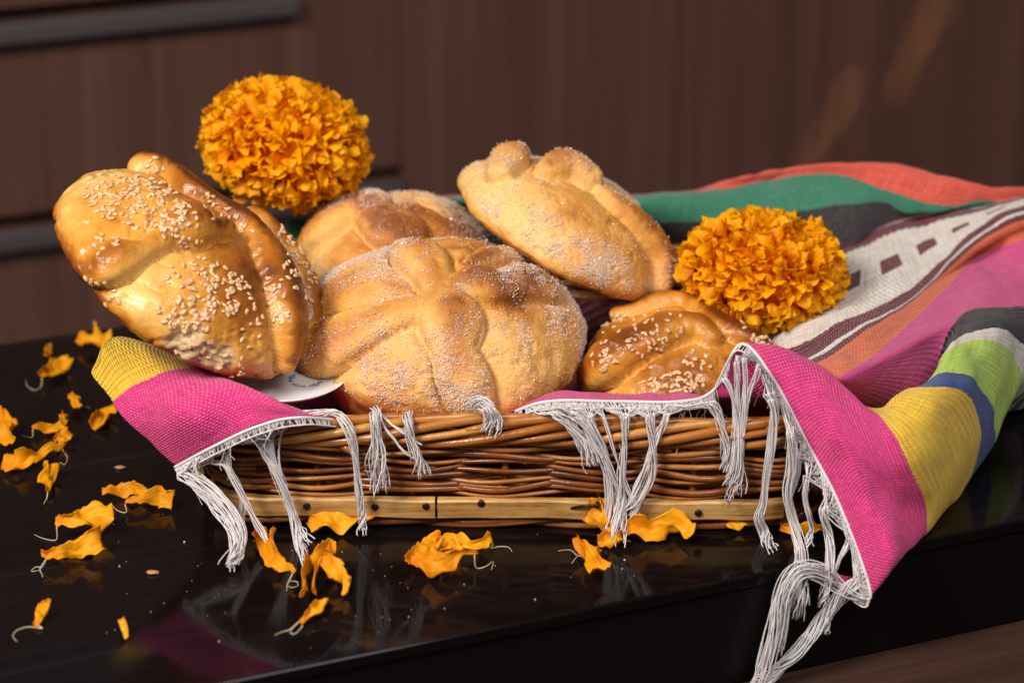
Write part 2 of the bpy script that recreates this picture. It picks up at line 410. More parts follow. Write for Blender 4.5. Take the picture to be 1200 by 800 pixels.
# wooden slats
def slat(sa, sb, off=.0062):
    n = int((sb-sa)/.008)+2; ss = np.linspace(sa, sb, n); V = []; F = []
    for i, a in enumerate(ss):
        wob = .0003*math.sin(70*a)+.0002*math.sin(171*a)
        for (o_, z) in ((off-.004, .0058), (off-.0006, .0056+wob), (off, .0064+wob), (off+.0002, .0142+wob), (off-.0006, .0151+wob), (off-.004, .0150)):
            V.append(rim_pt(a, o_, z))
    for i in range(n-1):
        for k_ in range(6): F.append((i*6+k_, i*6+(k_+1) % 6, (i+1)*6+(k_+1) % 6, (i+1)*6+k_))
    F.append(tuple(range(6))); F.append(tuple((n-1)*6+k_ for k_ in range(6))[::-1])
    o = mesh('base_slat', V, F, M['slat'], None, False); child(o, basket); return o
def nail_on(sl, u, v):
    d = ray(u, v); Y = None
    p = PY(u, v, rim_pt(.1, .0066, .010)[1] - (u-500)*PXM*math.tan(BYAW)*0)
    x = p[0]; y = rim_pt(0, .0062, .010)[1] + (rim_pt(.2, .0062, .01)[1]-rim_pt(0, .0062, .01)[1])/.2*(x+BA-CR)
    b = MB(); c0 = np.array([x, y-.0012, PY(u, v, y)[2]])
    ra = np.array([.0, .0011, .0016, .0015]); pts = [c0+np.array([0, q, 0]) for q in (0, .0001, .0004, .0016)]
    b.tube(pts, ra+.0001, 9); o = b.build('nail', M['nail']); o.parent = sl
xs = lambda u: (PY(u, 593, -.003)[0]+BA-CR)
slA = slat(xs(258), xs(516)); slB = slat(xs(519), 2*BA-2*CR+.012)
for u, v in ((359, 592), (439, 593), (499, 592)): nail_on(slA, u, v)
for u, v in ((564, 589), (818, 600), (940, 603)): nail_on(slB, u, v)
b = MB(); q0 = PY(669, 595, -.0075); q1 = PY(699, 592, -.012); b.tube([q0, (q0+q1)/2+np.array([0, 0, .0004]), q1], .0007, 6)
b.tube([q1, q1+(q1-q0)*.04, q1+(q1-q0)*.10], [.0016, .0019, .0016], 8)
o = b.build('bent_nail', M['nail']); o.parent = slB
L1 = 2*BA-2*CR; qc = math.pi*CR/2; L2_ = 2*BB-2*CR
slat(L1+qc, L1+qc+L2_); slat(L1+2*qc+L2_, 2*L1+2*qc+L2_); slat(2*L1+3*qc+L2_, 2*L1+3*qc+2*L2_)
bb = bevel_box('basket_floor', -BA+.006, BA-.006, .006, 2*BB-.006, .003, .006, M['wicker'], .001); child(bb, basket)

# ------------------------------------------------------------------ towel
srow = [0, .030, .060, .085, .105, .132, .155, .205, .235, .255, .305, .325, .360, .400, .430, .470]
NC = 17
hemx = [(205, 545, .034), (250, 521, .047), (300, 498, .0565), (352, 487, .0605), (440, 494, .046), (560, 494, .046), (636, 469, .0605), (720, 468, .0605),
        (796, 468, .0605), (836, 455, .063), (869, 401, .083), (908, 445, .070), (945, 515, .046), (984, 590, .022), (1020, 694, -.011), (988, 684, -.012), (952, 660, .000)]
G = np.zeros((len(srow), NC, 3)); have = np.zeros((len(srow), NC), bool)
def setp(r, c, uvz): G[r, c] = GZ(*uvz); have[r, c] = True
for c_, h in enumerate(hemx): setp(0, c_, h)
rows = {
 1: {0: (166, 511, .046), 1: (212, 482, .062), 2: (276, 456, .068), 3: (336, 478, .0615), 6: (640, 464, .053), 7: (720, 464, .053), 8: (800, 465, .052), 9: (878, 467, .056),
     10: (948, 421, .072), 11: (966, 463, .064), 12: (990, 520, .048), 13: (1022, 582, .026), 14: (1053, 660, .002), 15: (1030, 640, -.010), 16: (985, 628, -.004)},
 2: {0: (133, 471, .058), 1: (166, 446, .067), 2: (214, 433, .068), 3: (262, 440, .060), 9: (985, 492, .032),
     10: (1020, 478, .055), 11: (1047, 508, .050), 12: (1067, 550, .035), 13: (1084, 592, .014), 14: (1085, 628, .000), 15: (1060, 618, -.010), 16: (1010, 600, -.010)},
 3: {0: (120, 432, .070), 1: (134, 394, .078), 2: (190, 410, .066), 3: (250, 432, .050), 9: (1025, 496, .028),
     10: (1058, 463, .055), 11: (1095, 456, .059), 12: (1128, 465, .050), 13: (1143, 508, .028), 14: (1126, 572, .0), 15: (1090, 575, -.008), 16: (1040, 570, -.010)},
 4: {9: (1045, 494, .027), 10: (1086, 449, .056), 11: (1112, 437, .060), 12: (1142, 446, .051), 13: (1162, 480, .030), 14: (1160, 525, .006), 15: (1120, 540, .001), 16: (1060, 545, .001)},
 5: {9: (1062, 486, .026), 10: (1106, 418, .060), 11: (1126, 397, .064), 12: (1158, 390, .061), 13: (1188, 401, .050), 14: (1200, 432, .030), 15: (1180, 470, .008), 16: (1120, 500, .003)},
 6: {9: (1045, 484, .024), 10: (1110, 390, .060), 11: (1128, 370, .062), 12: (1160, 361, .061), 13: (1202, 362, .055), 14: (1245, 378, .045), 15: (1290, 400, .03), 16: (1330, 430, .01)},
 7: {8: (880, 470, .022), 9: (950, 452, .057), 10: (1000, 436, .062), 11: (1067, 382, .060), 12: (1112, 337, .061), 13: (1150, 302, .060), 14: (1200, 283, .067), 15: (1265, 275, .066), 16: (1340, 285, .05)},
 8: {8: (850, 455, .024), 9: (920, 444, .055), 10: (962, 424, .062), 11: (1020, 390, .061), 12: (1068, 354, .061), 13: (1106, 322, .062), 14: (1155, 281, .070), 15: (1215, 256, .076), 16: (1320, 245, .072)},
 9: {8: (840, 430, .026), 9: (905, 416, .048), 10: (945, 401, .058), 11: (990, 377, .062), 12: (1058, 343, .062), 13: (1104, 307, .063), 14: (1150, 265, .074), 15: (1210, 238, .081), 16: (1310, 225, .080)},
 10: {8: (830, 340, .030), 9: (890, 330, .05), 10: (950, 312, .060), 11: (1001, 292, .063), 12: (1036, 275, .065), 13: (1082, 264, .067), 14: (1150, 246, .077), 15: (1210, 233, .080), 16: (1300, 222, .080)},
 11: {7: (680, 300, .040), 8: (820, 310, .036), 9: (880, 305, .052), 10: (945, 300, .060), 11: (992, 289, .064), 12: (1036, 262, .068), 13: (1085, 249, .072), 14: (1150, 239, .077), 15: (1210, 231, .080), 16: (1300, 220, .080)},
 12: {4: (440, 262, .058), 5: (500, 262, .06), 6: (560, 261, .06), 7: (680, 261, .060), 8: (790, 260, .064), 9: (880, 256, .069), 10: (941, 247, .075), 11: (1003, 240, .078), 12: (1037, 237, .078), 13: (1070, 248, .074), 14: (1140, 241, .0765), 15: (1210, 230, .080), 16: (1300, 219, .080)},
 13: {4: (440, 238, .070), 5: (500, 235, .072), 6: (560, 233, .074), 7: (680, 230, .075), 8: (790, 228, .076), 9: (852, 223, .079), 10: (905, 212, .083), 11: (980, 206, .088), 12: (1035, 224, .083), 13: (1092, 241, .077), 14: (1160, 240, .077), 15: (1215, 229, .080), 16: (1300, 218, .080)},
 14: {4: (440, 246, .05), 5: (500, 246, .05), 6: (560, 244, .05), 7: (680, 242, .05), 8: (790, 239, .055), 9: (860, 220, .078), 10: (915, 210, .083), 11: (985, 203, .088), 12: (1060, 203, .088), 13: (1120, 213, .086), 14: (1172, 225, .082), 15: (1225, 226, .080), 16: (1300, 217, .079)},
}
for r, d in rows.items():
    for c_, q in d.items(): setp(r, c_, q)
for c_ in range(NC):                                    # what lies hidden in the basket: the lining
    hx = min(max(G[0, c_, 0], -.120), .118)*.96
    for r in range(1, len(srow)):
        if have[r, c_]: continue
        f = min(1, max(0, (srow[r]-.03)/.33))
        if r <= 13:
            z = .016 if r < 12 else (.05 if r == 12 else .07)
            G[r, c_] = (hx, .028+.165*f+(.012 if r > 11 else 0), z if r > 1 else .032)
        elif r == 14: G[r, c_] = (hx, .232, .045)
        have[r, c_] = True
    G[15, c_] = G[14, c_] + np.array([.004, .035, -max(.02, G[14, c_, 2]-.012)])
Q = 9
fine = catmull(catmull(G, (len(srow)-1)*Q+1).transpose(1, 0, 2), (NC-1)*Q+1).transpose(1, 0, 2)
nr, nc = fine.shape[:2]
sv = catmull(np.array(srow)[:, None], nr)[:, 0]
sv = np.interp(np.arange(nr)/Q, np.arange(len(srow)), srow)
du = np.linalg.norm(np.diff(fine[10*Q], axis=0), axis=1); uu = np.concatenate([[0], np.cumsum(du)])
dh = np.linalg.norm(np.diff(fine[0], axis=0), axis=1); uh = np.concatenate([[0], np.cumsum(dh)])
wt = sstep(.13, .22, sv)[:, None]
ug = uh[None, :]*(1-wt)+uu[None, :]*wt
nrm = np.cross(np.gradient(fine, axis=1), np.gradient(fine, axis=0)); nrm /= np.linalg.norm(nrm, axis=2)[..., None]+1e-12
wr = fbm(fine.reshape(-1, 3), 38, 3).reshape(nr, nc)
wr = wr + .45*fbm(fine.reshape(-1, 3)*np.array([1.6, .8, .6])+3, 85, 2).reshape(nr, nc)
fine = fine + nrm*(wr*.0018)[..., None]*sstep(0, .02, sv)[:, None, None]
V = fine.reshape(-1, 3); F = [(i*nc+j, i*nc+j+1, (i+1)*nc+j+1, (i+1)*nc+j) for i in range(nr-1) for j in range(nc-1)]
UVc = np.stack([np.broadcast_to(ug, (nr, nc)).ravel(), np.repeat(sv, nc)], 1)
towel = thing('striped_towel', 'striped woven towel lining the basket, pink and yellow ends with white fringe', 'towel', (0, .1, .012))
cl = mesh('woven_cloth', V, F, M['cloth'], None, True, uv=UVc); child(cl, towel)
sm = cl.modifiers.new('thickness', 'SOLIDIFY'); sm.thickness = .0011; sm.offset = 0
sb = cl.modifiers.new('smooth', 'SUBSURF'); sb.levels = sb.render_levels = 1

HEM = fine[0]
def hem_near(p): return int(np.argmin(np.linalg.norm(HEM-np.asarray(p), axis=1)))
b = MB()
for a_, z_ in ((0, int(3.6*Q)), (int(5.6*Q), nc-1)):
    hp = catmull(HEM[a_:z_+1], (z_-a_)*3)
    off = np.array([0, -.0006, -.0006])
    b.tube(hp+off, .00075, 6)
    od = catmull((fine[0]-fine[3])[a_:z_+1], (z_-a_)*3); od /= np.linalg.norm(od, axis=1)[:, None]
    od = od*.55+np.array([0, -.25, -.75]); od /= np.linalg.norm(od, axis=1)[:, None]
    low = hp+off+od*.0034
    b.tube(low, .00035, 5)
    cum = np.concatenate([[0], np.cumsum(np.linalg.norm(np.diff(hp, axis=0), axis=1))])
    for d_ in np.arange(0, cum[-1], .00115):
        i_ = int(np.searchsorted(cum, d_)); i_ = min(i_, len(hp)-1); j_ = min(len(hp)-1, max(0, i_+int(rng.integers(-2, 3))))
        b.tube([hp[i_]+off, (hp[i_]+low[j_]+off)/2, low[j_]], .00024, 3, False)
child(b.build('hem', M['yarn']), towel)

net = MB()
def tassel(path, Y, n=9, r=.0019, flare=2.4, tail=.3, hem=None, twist=5.0, srad=.00042, spread=.013):
    """path: (u, v[, Y]) knots. A bundle of n yarns, thin in the middle, frayed at the end."""
    K = np.array([PY(p[0], p[1], p[2] if len(p) > 2 else Y) for p in path])
    for i_, p in enumerate(path):
        q = GZ(p[0], p[1], .0022)
        if K[i_, 2] < .0022 and (q-E0).dot(TN) > .002: K[i_] = q            # comes to lie on the slab
        elif K[i_, 2] < .0022 and (K[i_]-E0).dot(TN) > -.006:                # hangs in front of the slab's edge
            K[i_] = PY(p[0], p[1], E0[1]+K[i_, 0]*math.tan(YAW)-.008)
    m = 12+5*len(path); C = catmull(K, m); t = np.linspace(0, 1, m)
    Tn = np.gradient(C, axis=0); Tn /= np.linalg.norm(Tn, axis=1)[:, None]
    side = np.cross(Tn, FWD); side /= np.linalg.norm(side, axis=1)[:, None]+1e-9; dep = np.cross(side, Tn)
    b = MB()
    HP = None
    if hem is not False:
        pts = catmull(HEM, (nc-1)*6+1); hi = int(np.argmin(np.linalg.norm(pts-C[0], axis=1)))
        cum = np.concatenate([[0], np.cumsum(np.linalg.norm(np.diff(pts, axis=0), axis=1))])
        sel = np.where(np.abs(cum-cum[hi]) < spread)[0]; HP = pts[sel]+np.array([0, -.0008, -.0015])
    n = max(2, int(n*1.5)); srad = srad*.62
    for i in range(n):
        a0 = 2*math.pi*i/n*2.618 + rng.uniform(-.3, .3); rr = r*1.05*math.sqrt((i+.5)/n); fr = rng.uniform(.5, 1.25)
        prof = rr*(1+.12*np.sin(t*9+i)); endf = sstep(1-tail, 1, t)
        prof = prof*(1+(flare-1)*endf*fr)
        an = a0 + twist*t*(1-endf*.8)
        Pth = C + side*(np.cos(an)*prof)[:, None] + dep*(np.sin(an)*prof*.75)[:, None]
        wb = rng.uniform(0, 6, 4); am_ = rr*.30+.00018
        Pth = Pth + side*(am_*np.sin(t*rng.uniform(5, 11)+wb[0]))[:, None] + dep*(am_*np.sin(t*rng.uniform(5, 11)+wb[1]))[:, None] + rng.normal(0, .00013, Pth.shape)*(.3+endf)[:, None]
        cut = m - (int(rng.integers(0, max(2, int(m*.14)))) if flare > 1.2 else int(rng.integers(0, 2)))
        if HP is not None:
            h = HP[int((i*.618 % 1)*len(HP))]; k0 = int(rng.integers(3, 6)); k0 = min(k0, m-3)
            md = h*.55+Pth[k0]*.45+np.array([0, -.0004, -.0012])
            st_ = catmull(np.array([h, md, Pth[k0], Pth[k0+1]]), 10)[:-3]
            Pth = np.concatenate([st_, Pth[k0:cut]])
        else: Pth = Pth[:cut]
        b.tube(Pth, srad*rng.uniform(.8, 1.25), 5)
    o = child(b.build('tassel', M['yarn']), towel)
    if HP is not None:
        kn = C[min(4, m-1)]
        for q in HP[::2]:
            g = rng.uniform(.3, .6); g2 = rng.uniform(.35, 1.0)
            e = q*(1-g2)+kn*g2+rng.normal(0, .0007, 3)
            mid = q*(1-g)+e*g + np.array([0, -.0006, -.0018*rng.random()])+rng.normal(0, .0005, 3)
            net.tube(catmull(np.array([q, mid, e]), 7), .00018, 3, False)
F_ = -.0125
# left corner, hanging to the slab
tassel([(206, 548, -.013), (224, 562, -.016), (250, 588, -.022), (268, 612, -.03), (277, 640, -.038), (268, 670, -.046)], 0, 13, .0026, 1.7, .35)
tassel([(214, 546, -.013), (246, 566, -.017), (268, 592, -.024), (284, 622, -.032), (282, 648, -.038), (270, 666, -.044)], 0, 8, .0015, 1.8, .3)
tassel([(240, 537, -.012), (252, 542, -.014), (264, 546, -.015), (276, 566, -.016), (291, 594, -.018), (306, 622, -.022), (322, 646, -.030)], 0, 6, .0013, 1.15, .2)
tassel([(267, 517, -.011), (266, 534, -.014), (268, 548, -.015), (281, 572, -.015), (284, 596, -.015), (279, 628, -.018)], 0, 6, .0012, 1.3, .3)
tassel([(305, 506, F_), (309, 522), (320, 545), (331, 572), (341, 602), (349, 632, -.016), (360, 662, -.026)], F_, 11, .0019, 1.25, .35)
tassel([(322, 502), (318, 520), (322, 545), (334, 578), (348, 612), (364, 636, -.016)], F_, 7, .0012, 2.4, .25)
tassel([(346, 489), (333, 498), (327, 516), (329, 548), (340, 585), (352, 622)], F_, 2, .0006, 1.5, .3, spread=.004)
tassel([(352, 487, -.004), (374, 484, -.005), (394, 483, -.007), (408, 502), (415, 530), (420, 570), (424, 605), (426, 627)], F_, 9, .0016, 1.5, .3, hem=False, twist=9)
tassel([(441, 479, -.002), (440, 490), (441, 512), (444, 540), (446, 579)], F_, 16, .0019, 3.2, .62, hem=False)
tassel([(446, 489, -.006), (452, 503), (468, 522), (490, 540)], F_, 2, .0006, 1.0, .2, hem=False)
tassel([(447, 486, -.006), (462, 500), (482, 512), (494, 522)], F_, 2, .0005, 1.0, .2, hem=False)
tassel([(477, 484, -.004), (478, 494), (483, 516), (490, 536), (497, 559)], F_, 12, .0017, 2.4, .5, hem=False)
tassel([(552, 478, .0), (562, 471, -.004), (572, 476, F_), (575, 492), (574, 510)], F_, 12, .0032, 1.35, .4, hem=False, twist=2)
tassel([(556, 476, .002), (566, 470, -.002), (576, 478, F_), (581, 490), (580, 503)], F_, 7, .002, 1.2, .4, hem=False, twist=2)
# front, right of the big loaf
tassel([(642, 477), (660, 488), (677, 508), (690, 526), (703, 543)], F_, 18, .0024, 2.1, .7, spread=.012)
tassel([(665, 478), (684, 492), (700, 520), (715, 556), (726, 592), (722, 640, -.02)], F_, 13, .0020, 1.7, .35, spread=.010)
tassel([(690, 480), (696, 500), (708, 530), (714, 570), (712, 610), (716, 632, -.018)], F_, 9, .0014, 2.0, .4, spread=.008)
tassel([(733, 478), (733, 500), (732, 525), (728, 560), (729, 590), (726, 622, -.018)], F_, 9, .0016, 1.7, .4, spread=.012)
tassel([(760, 478), (763, 500), (765, 530), (762, 560), (747, 590), (737, 612)], F_, 10, .0017, 1.5, .3, spread=.012)
tassel([(787, 477), (778, 496), (768, 515), (757, 545), (743, 578), (736, 606)], F_, 7, .0013, 1.6, .3, spread=.011)
tassel([(702, 472), (712, 502), (722, 535), (735, 570), (752, 612)], F_, 3, .0006, 1.6, .3, spread=.003)
tassel([(831, 466), (840, 482), (847, 505), (850, 528), (849, 552)], F_, 9, .0017, 1.1, .3, spread=.012)
tassel([(843, 436), (855, 452), (860, 478), (861, 510), (858, 548), (852, 572)], F_, 6, .0011, 2.8, .4, spread=.005)
tassel([(860, 409), (864, 436), (865, 470), (865, 510), (861, 560), (857, 592)], F_, 6, .0010, 4.5, .42, spread=.003)
tassel([(872, 405), (874, 436), (871, 480), (867, 520), (868, 555), (866, 578)], F_, 6, .0011, 3.2, .4, spread=.003)
tassel([(888, 420), (886, 442), (878, 465), (871, 500), (868, 535)], F_, 5, .0010, 1.4, .3, spread=.005)
tassel([(896, 452), (906, 476), (905, 510), (899, 550), (895, 590), (890, 608), (897, 628), (907, 646)], F_-.004, 11, .0018, 1.5, .22, spread=.014)
tassel([(922, 490), (927, 520), (928, 550), (924, 580), (931, 612), (938, 645), (938, 690), (937, 726, -.032)], -.022, 14, .0018, 2.2, .35, spread=.013)
tassel([(936, 515), (934, 550), (925, 585), (928, 610), (934, 640), (936, 668)], -.020, 7, .0012, 1.3, .3, spread=.012)
tassel([(948, 545), (944, 575), (948, 605), (951, 622), (946, 645)], -.022, 7, .0013, 1.4, .3, spread=.014)
tassel([(968, 590), (966, 604), (972, 630), (971, 660), (968, 690), (966, 712, -.036)], -.030, 11, .0017, 1.8, .3, spread=.016)
tassel([(996, 625), (992, 640), (982, 660), (971, 680), (968, 700)], -.034, 6, .0011, 1.2, .3, spread=.016)
tassel([(1012, 680), (1000, 686), (985, 695), (966, 718), (948, 745), (925, 772), (892, 800), (880, 815)], -.042, 18, .0024, 1.7, .4, spread=.024, twist=9)
tassel([(1005, 690), (985, 705), (972, 725), (966, 745)], -.041, 7, .0015, 1.6, .4, spread=.012)
tassel([(985, 686, -.03), (960, 672, -.034), (935, 672, -.04), (916, 698, -.044), (905, 740, -.046), (895, 790, -.048), (890, 830, -.05)], -.04, 17, .0036, 1.5, .3, twist=2.5, spread=.02)
tassel([(955, 664, -.028), (938, 668, -.034), (926, 690, -.04), (920, 730, -.044), (912, 765, -.046)], -.04, 8, .002, 1.2, .3, twist=2)
for _ in range(46):
    h = HEM[int(rng.choice([rng.integers(2, 28), rng.integers(52, 82), rng.integers(82, nc-22)]))]
    L_ = rng.uniform(.006, .022); dr = np.array([rng.normal(0, .5), -.5, -1.0]); dr /= np.linalg.norm(dr)
    q = [h+np.array([0, -.001, -.002])+dr*L_*f_+rng.normal(0, .0012, 3)*f_ for f_ in (0, .35, .7, 1)]
    net.tube(catmull(np.array(q), 9), .00014, 3, False)
stuff(child(net.build('fringe_netting', M['yarn']), towel))

# ------------------------------------------------------------------ paper plate
pc = GZ(332, 449, .0515)
plate = thing('paper_plate', 'white paper plate printed with a small ring, between the two front loaves', 'plate', tuple(pc))
V = []; F = []; prof = [(0, .0006), (.026, .0006), (.031, .0008), (.035, .0024), (.0385, .004), (.039, .0036), (.035, .0016), (.030, 0), (0, 0)]
NS = 48
for r_, z_ in [(q0*.74, q1) for q0, q1 in prof]:
    for i in range(NS): V.append((r_*math.cos(2*math.pi*i/NS), r_*math.sin(2*math.pi*i/NS), z_))
for j in range(len(prof)-1):
    for i in range(NS): F.append((j*NS+i, j*NS+(i+1) % NS, (j+1)*NS+(i+1) % NS, (j+1)*NS+i))
mesh('plate_dish', V, F, M['plate'], plate)
b = MB(); rc = GZ(359, 446, .0515)-pc
for i in range(30):
    an = 2*math.pi*i/30; c0 = np.array([rc[0]+.0070*math.cos(an), rc[1]+.0085*math.sin(an), .00075])
    ln = .0006+.0005*((i*7) % 3); tg = np.array([-math.sin(an), math.cos(an), 0]); rd = np.array([math.cos(an), math.sin(an), 0])
    if i % 6 == 5: continue
    for (p, q) in ((c0-rd*ln, c0+rd*ln), (c0-rd*ln+tg*.0006, c0-rd*ln-tg*.0002), (c0+tg*.0008-rd*ln*.4, c0+tg*.0008+rd*ln*.9)):
        b.tube([p, (p+q)/2, q], .00014, 4)
b.build('printed_ring', M['print'], plate)

# ------------------------------------------------------------------ breads
def ico(sub):
    bm = bmesh.new(); bmesh.ops.create_icosphere(bm, subdivisions=sub, radius=1)
    bm.verts.ensure_lookup_table(); V = np.array([v.co[:] for v in bm.verts]); F = np.array([[v.index for v in f.verts] for f in bm.faces]); bm.free(); return V, F
ICO = ico(7)
def bread(name, label, kind, uv, Y, Rp, Hp, axis, bones, seed, seeds=None, grains=0, crumb=(), squash=1.0, browning=0.0, bare=(), cf_=1.0, low=.30, hf=.5, pf=1.0):
    C = PY(uv[0], uv[1], Y); dep = (C-CAM).dot(FWD); px = dep/FPX
    R, H = Rp*px, Hp*px; Hb = H*low
    ez = camvec(*axis); ex = np.cross(np.array([0, 1.0, 0]), ez); ex /= np.linalg.norm(ex); ey = np.cross(ez, ex)
    A = np.stack([ex, ey, ez])                         # world -> local rows
    def hit(u, v):
        o = A @ (CAM-C); d = A @ ray(u, v)
        D = np.array([1/R, 1/R, 1/H])
        o_, d_ = o*D, d*D
        a, b_, c_ = d_.dot(d_), 2*o_.dot(d_), o_.dot(o_)-1
        disc = b_*b_-4*a*c_
        t = (-b_-math.sqrt(disc))/(2*a) if disc > 0 else -b_/(2*a)
        p = o_+d_*t; p /= np.linalg.norm(p); return p/D
    D, F = ICO
    d = D.copy()
    Hs = np.where(d[:, 2] > 0, H, Hb)
    P = d*np.stack([np.full(len(d), R), np.full(len(d), R), Hs], 1)
    nl = d/np.stack([np.full(len(d), R), np.full(len(d), R), Hs], 1); nl /= np.linalg.norm(nl, axis=1)[:, None]
    sh = seed*3.7
    lump = fbm(P+sh, 22, 2)*.0030
    best = np.zeros(len(P)); tt = np.full(len(P), 9.0); crease = np.zeros(len(P)); knob = np.zeros(len(P))
    for bn in bones:
        K = np.array([np.append(hit(q[0], q[1]), q[2]*px) for q in bn])
        S = catmull(K, 12*len(K)); S[:, :3] += 0
        dd = np.full(len(P), 9.0); rr = np.zeros(len(P))
        Pn = P + nl*(fbm(P+sh+9, 60, 2)*.0012)[:, None]
        best_t = np.full(len(P), 99.0); hh = np.zeros(len(P)); rk = np.zeros(len(P))
        for s_ in S:
            di = np.linalg.norm(Pn-s_[:3], axis=1); ra = max(s_[3], .0025)
            t_ = di/ra; h_ = ra*np.clip(1-np.minimum(t_, 1)**2.4, 0, 1)**.55
            m_ = h_ > hh; hh[m_] = h_[m_]; m2 = t_ < best_t; best_t[m2] = t_[m2]; rk[m2] = ra
        prof = hh*hf+.0005*(hh > 0)
        best = np.maximum(best, prof); crease = np.maximum(crease, np.exp(-((best_t-1.05)/.10)**2)*np.clip(rk/.01, .5, 1.3)*(best_t > .9))
        knob = np.maximum(knob, np.clip(1-best_t, 0, 1))
        tt = np.minimum(tt, best_t)
    cr_on = crease*(best < .0030)
    puff = np.clip(1-np.exp(-np.clip(tt-1.0, 0, 9)/.55), 0, 1)*.0042*pf*sstep(-.15, .25, P[:, 2]/H)
    disp = lump + np.maximum(best, puff) - cr_on*.0030 + fbm(P+sh, 120, 3)*.0008 - np.clip(fbm(P+sh+3, 260, 2)-.35, 0, 1)*.0016
    pc_ = np.zeros(len(P))
    for (u, v, rp) in crumb:
        q = hit(u, v); w_ = 1-sstep(.55, 1.0, np.linalg.norm(P-q, axis=1)/(rp*px)+fbm(P, 140, 2)*.22)
        pc_ = np.maximum(pc_, w_*cf_)
    disp = disp - pc_*(.0012+fbm(P+sh, 330, 3)*.0016)
    P2 = P + nl*disp[:, None]
    hrel = P[:, 2]/H
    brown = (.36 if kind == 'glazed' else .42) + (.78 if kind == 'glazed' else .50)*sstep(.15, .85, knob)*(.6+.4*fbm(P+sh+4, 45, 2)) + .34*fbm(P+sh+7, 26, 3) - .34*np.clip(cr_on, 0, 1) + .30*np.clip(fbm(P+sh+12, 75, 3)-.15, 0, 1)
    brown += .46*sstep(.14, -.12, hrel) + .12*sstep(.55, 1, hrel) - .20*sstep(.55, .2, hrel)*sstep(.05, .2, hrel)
    brown += browning  # shifts the crust's own baked colour: higher is browner
    dust = np.clip(.45+.9*fbm(P+sh+20, 34, 3), 0, 1)*sstep(.0, .22, hrel)
    for (u, v, rp) in bare:
        q = hit(u, v); w_ = 1-sstep(.7, 1.0, np.linalg.norm((P-q)*np.array([1, 1, 1]), axis=1)/(rp*px)); dust *= 1-w_; brown += w_*.22
    root = thing(name, label, 'bread', tuple(C))
    W = P2 @ A                                          # local -> world (relative to C)
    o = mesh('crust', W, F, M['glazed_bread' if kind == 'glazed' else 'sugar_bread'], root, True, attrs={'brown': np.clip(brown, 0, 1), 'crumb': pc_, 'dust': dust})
    me = o.data
    N = np.empty(len(me.vertices)*3, dtype=np.float32); me.vertices.foreach_get('normal', N); N = N.reshape(-1, 3)
    if grains:
        pr = (dust+.12)*(1-.7*np.clip(cr_on, 0, 1))*np.clip(.55+1.2*fbm(P+sh+31, 120, 2), .08, 1.5)*(hrel > .02)*(.35+.65*dust); pr /= pr.sum()
        ids = rng.choice(len(W), grains, p=pr)
        oc = np.array([(1, 1, 1), (1, 1, -1), (1, -1, 1), (1, -1, -1), (-1, 1, 1), (-1, 1, -1), (-1, -1, 1), (-1, -1, -1)])*.5
        cf = [(0, 1, 3, 2), (4, 6, 7, 5), (0, 4, 5, 1), (2, 3, 7, 6), (0, 2, 6, 4), (1, 5, 7, 3)]
        VV = []; FF = []
        for ii in ids:
            q = rng.normal(size=(3, 3)); q, _ = np.linalg.qr(q); sz = rng.uniform(.00020, .00040) if rng.random() < .85 else rng.uniform(.0004, .00062)
            c0 = W[ii]+N[ii]*sz*.3+rng.normal(0, .0003, 3); n0 = len(VV)
            VV.extend(c0+(oc*sz*rng.uniform(.7, 1.2, 3)) @ q); FF.extend([tuple(n0+x for x in f) for f in cf])
        stuff(mesh('sugar_coating', VV, FF, M['sugar'], root, False))
    if seeds:
        bv = BVHTree.FromPolygons([tuple(p) for p in (W+C)], [tuple(map(int, f)) for f in F])
        SV, SF = ico(2); b = MB(); spots = []
        for (u0, v0, ru, rv, n_, rot) in seeds:
            ca, sa = math.cos(R_(rot)), math.sin(R_(rot))
            for _ in range(int(n_*1.3)):
                while True:
                    a_, b_ = rng.uniform(-1, 1, 2)
                    if a_*a_+b_*b_ < 1: break
                spots.append((u0+ru*a_*ca-rv*b_*sa, v0+ru*a_*sa+rv*b_*ca))
        for (u, v) in spots:
            loc, nn, _, _ = bv.ray_cast(Vector(CAM), Vector(ray(u, v)))
            if loc is None: continue
            nn = np.array(nn); 
            if nn.dot(ray(u, v)) > -.12: continue
            t_ = np.cross(nn, rng.normal(size=3)); t_ /= np.linalg.norm(t_); nn = nn+rng.normal(0, .16, 3); nn /= np.linalg.norm(nn); t_ -= nn*t_.dot(nn); t_ /= np.linalg.norm(t_); bt = np.cross(nn, t_)
            L_ = rng.uniform(.00128, .00168); sh_ = SV.copy(); tap = 1-.38*sh_[:, 0]
            X = (sh_[:, :1]*t_*L_ + (sh_[:, 1]*tap)[:, None]*bt*L_*.58 + (sh_[:, 2]*tap)[:, None]*nn*L_*.34)
            b.add([np.array(loc)-C+nn*L_*.22+x for x in X], [tuple(map(int, f)) for f in SF])
        stuff(b.build('sesame_topping', M['sesame'], root))
    return root

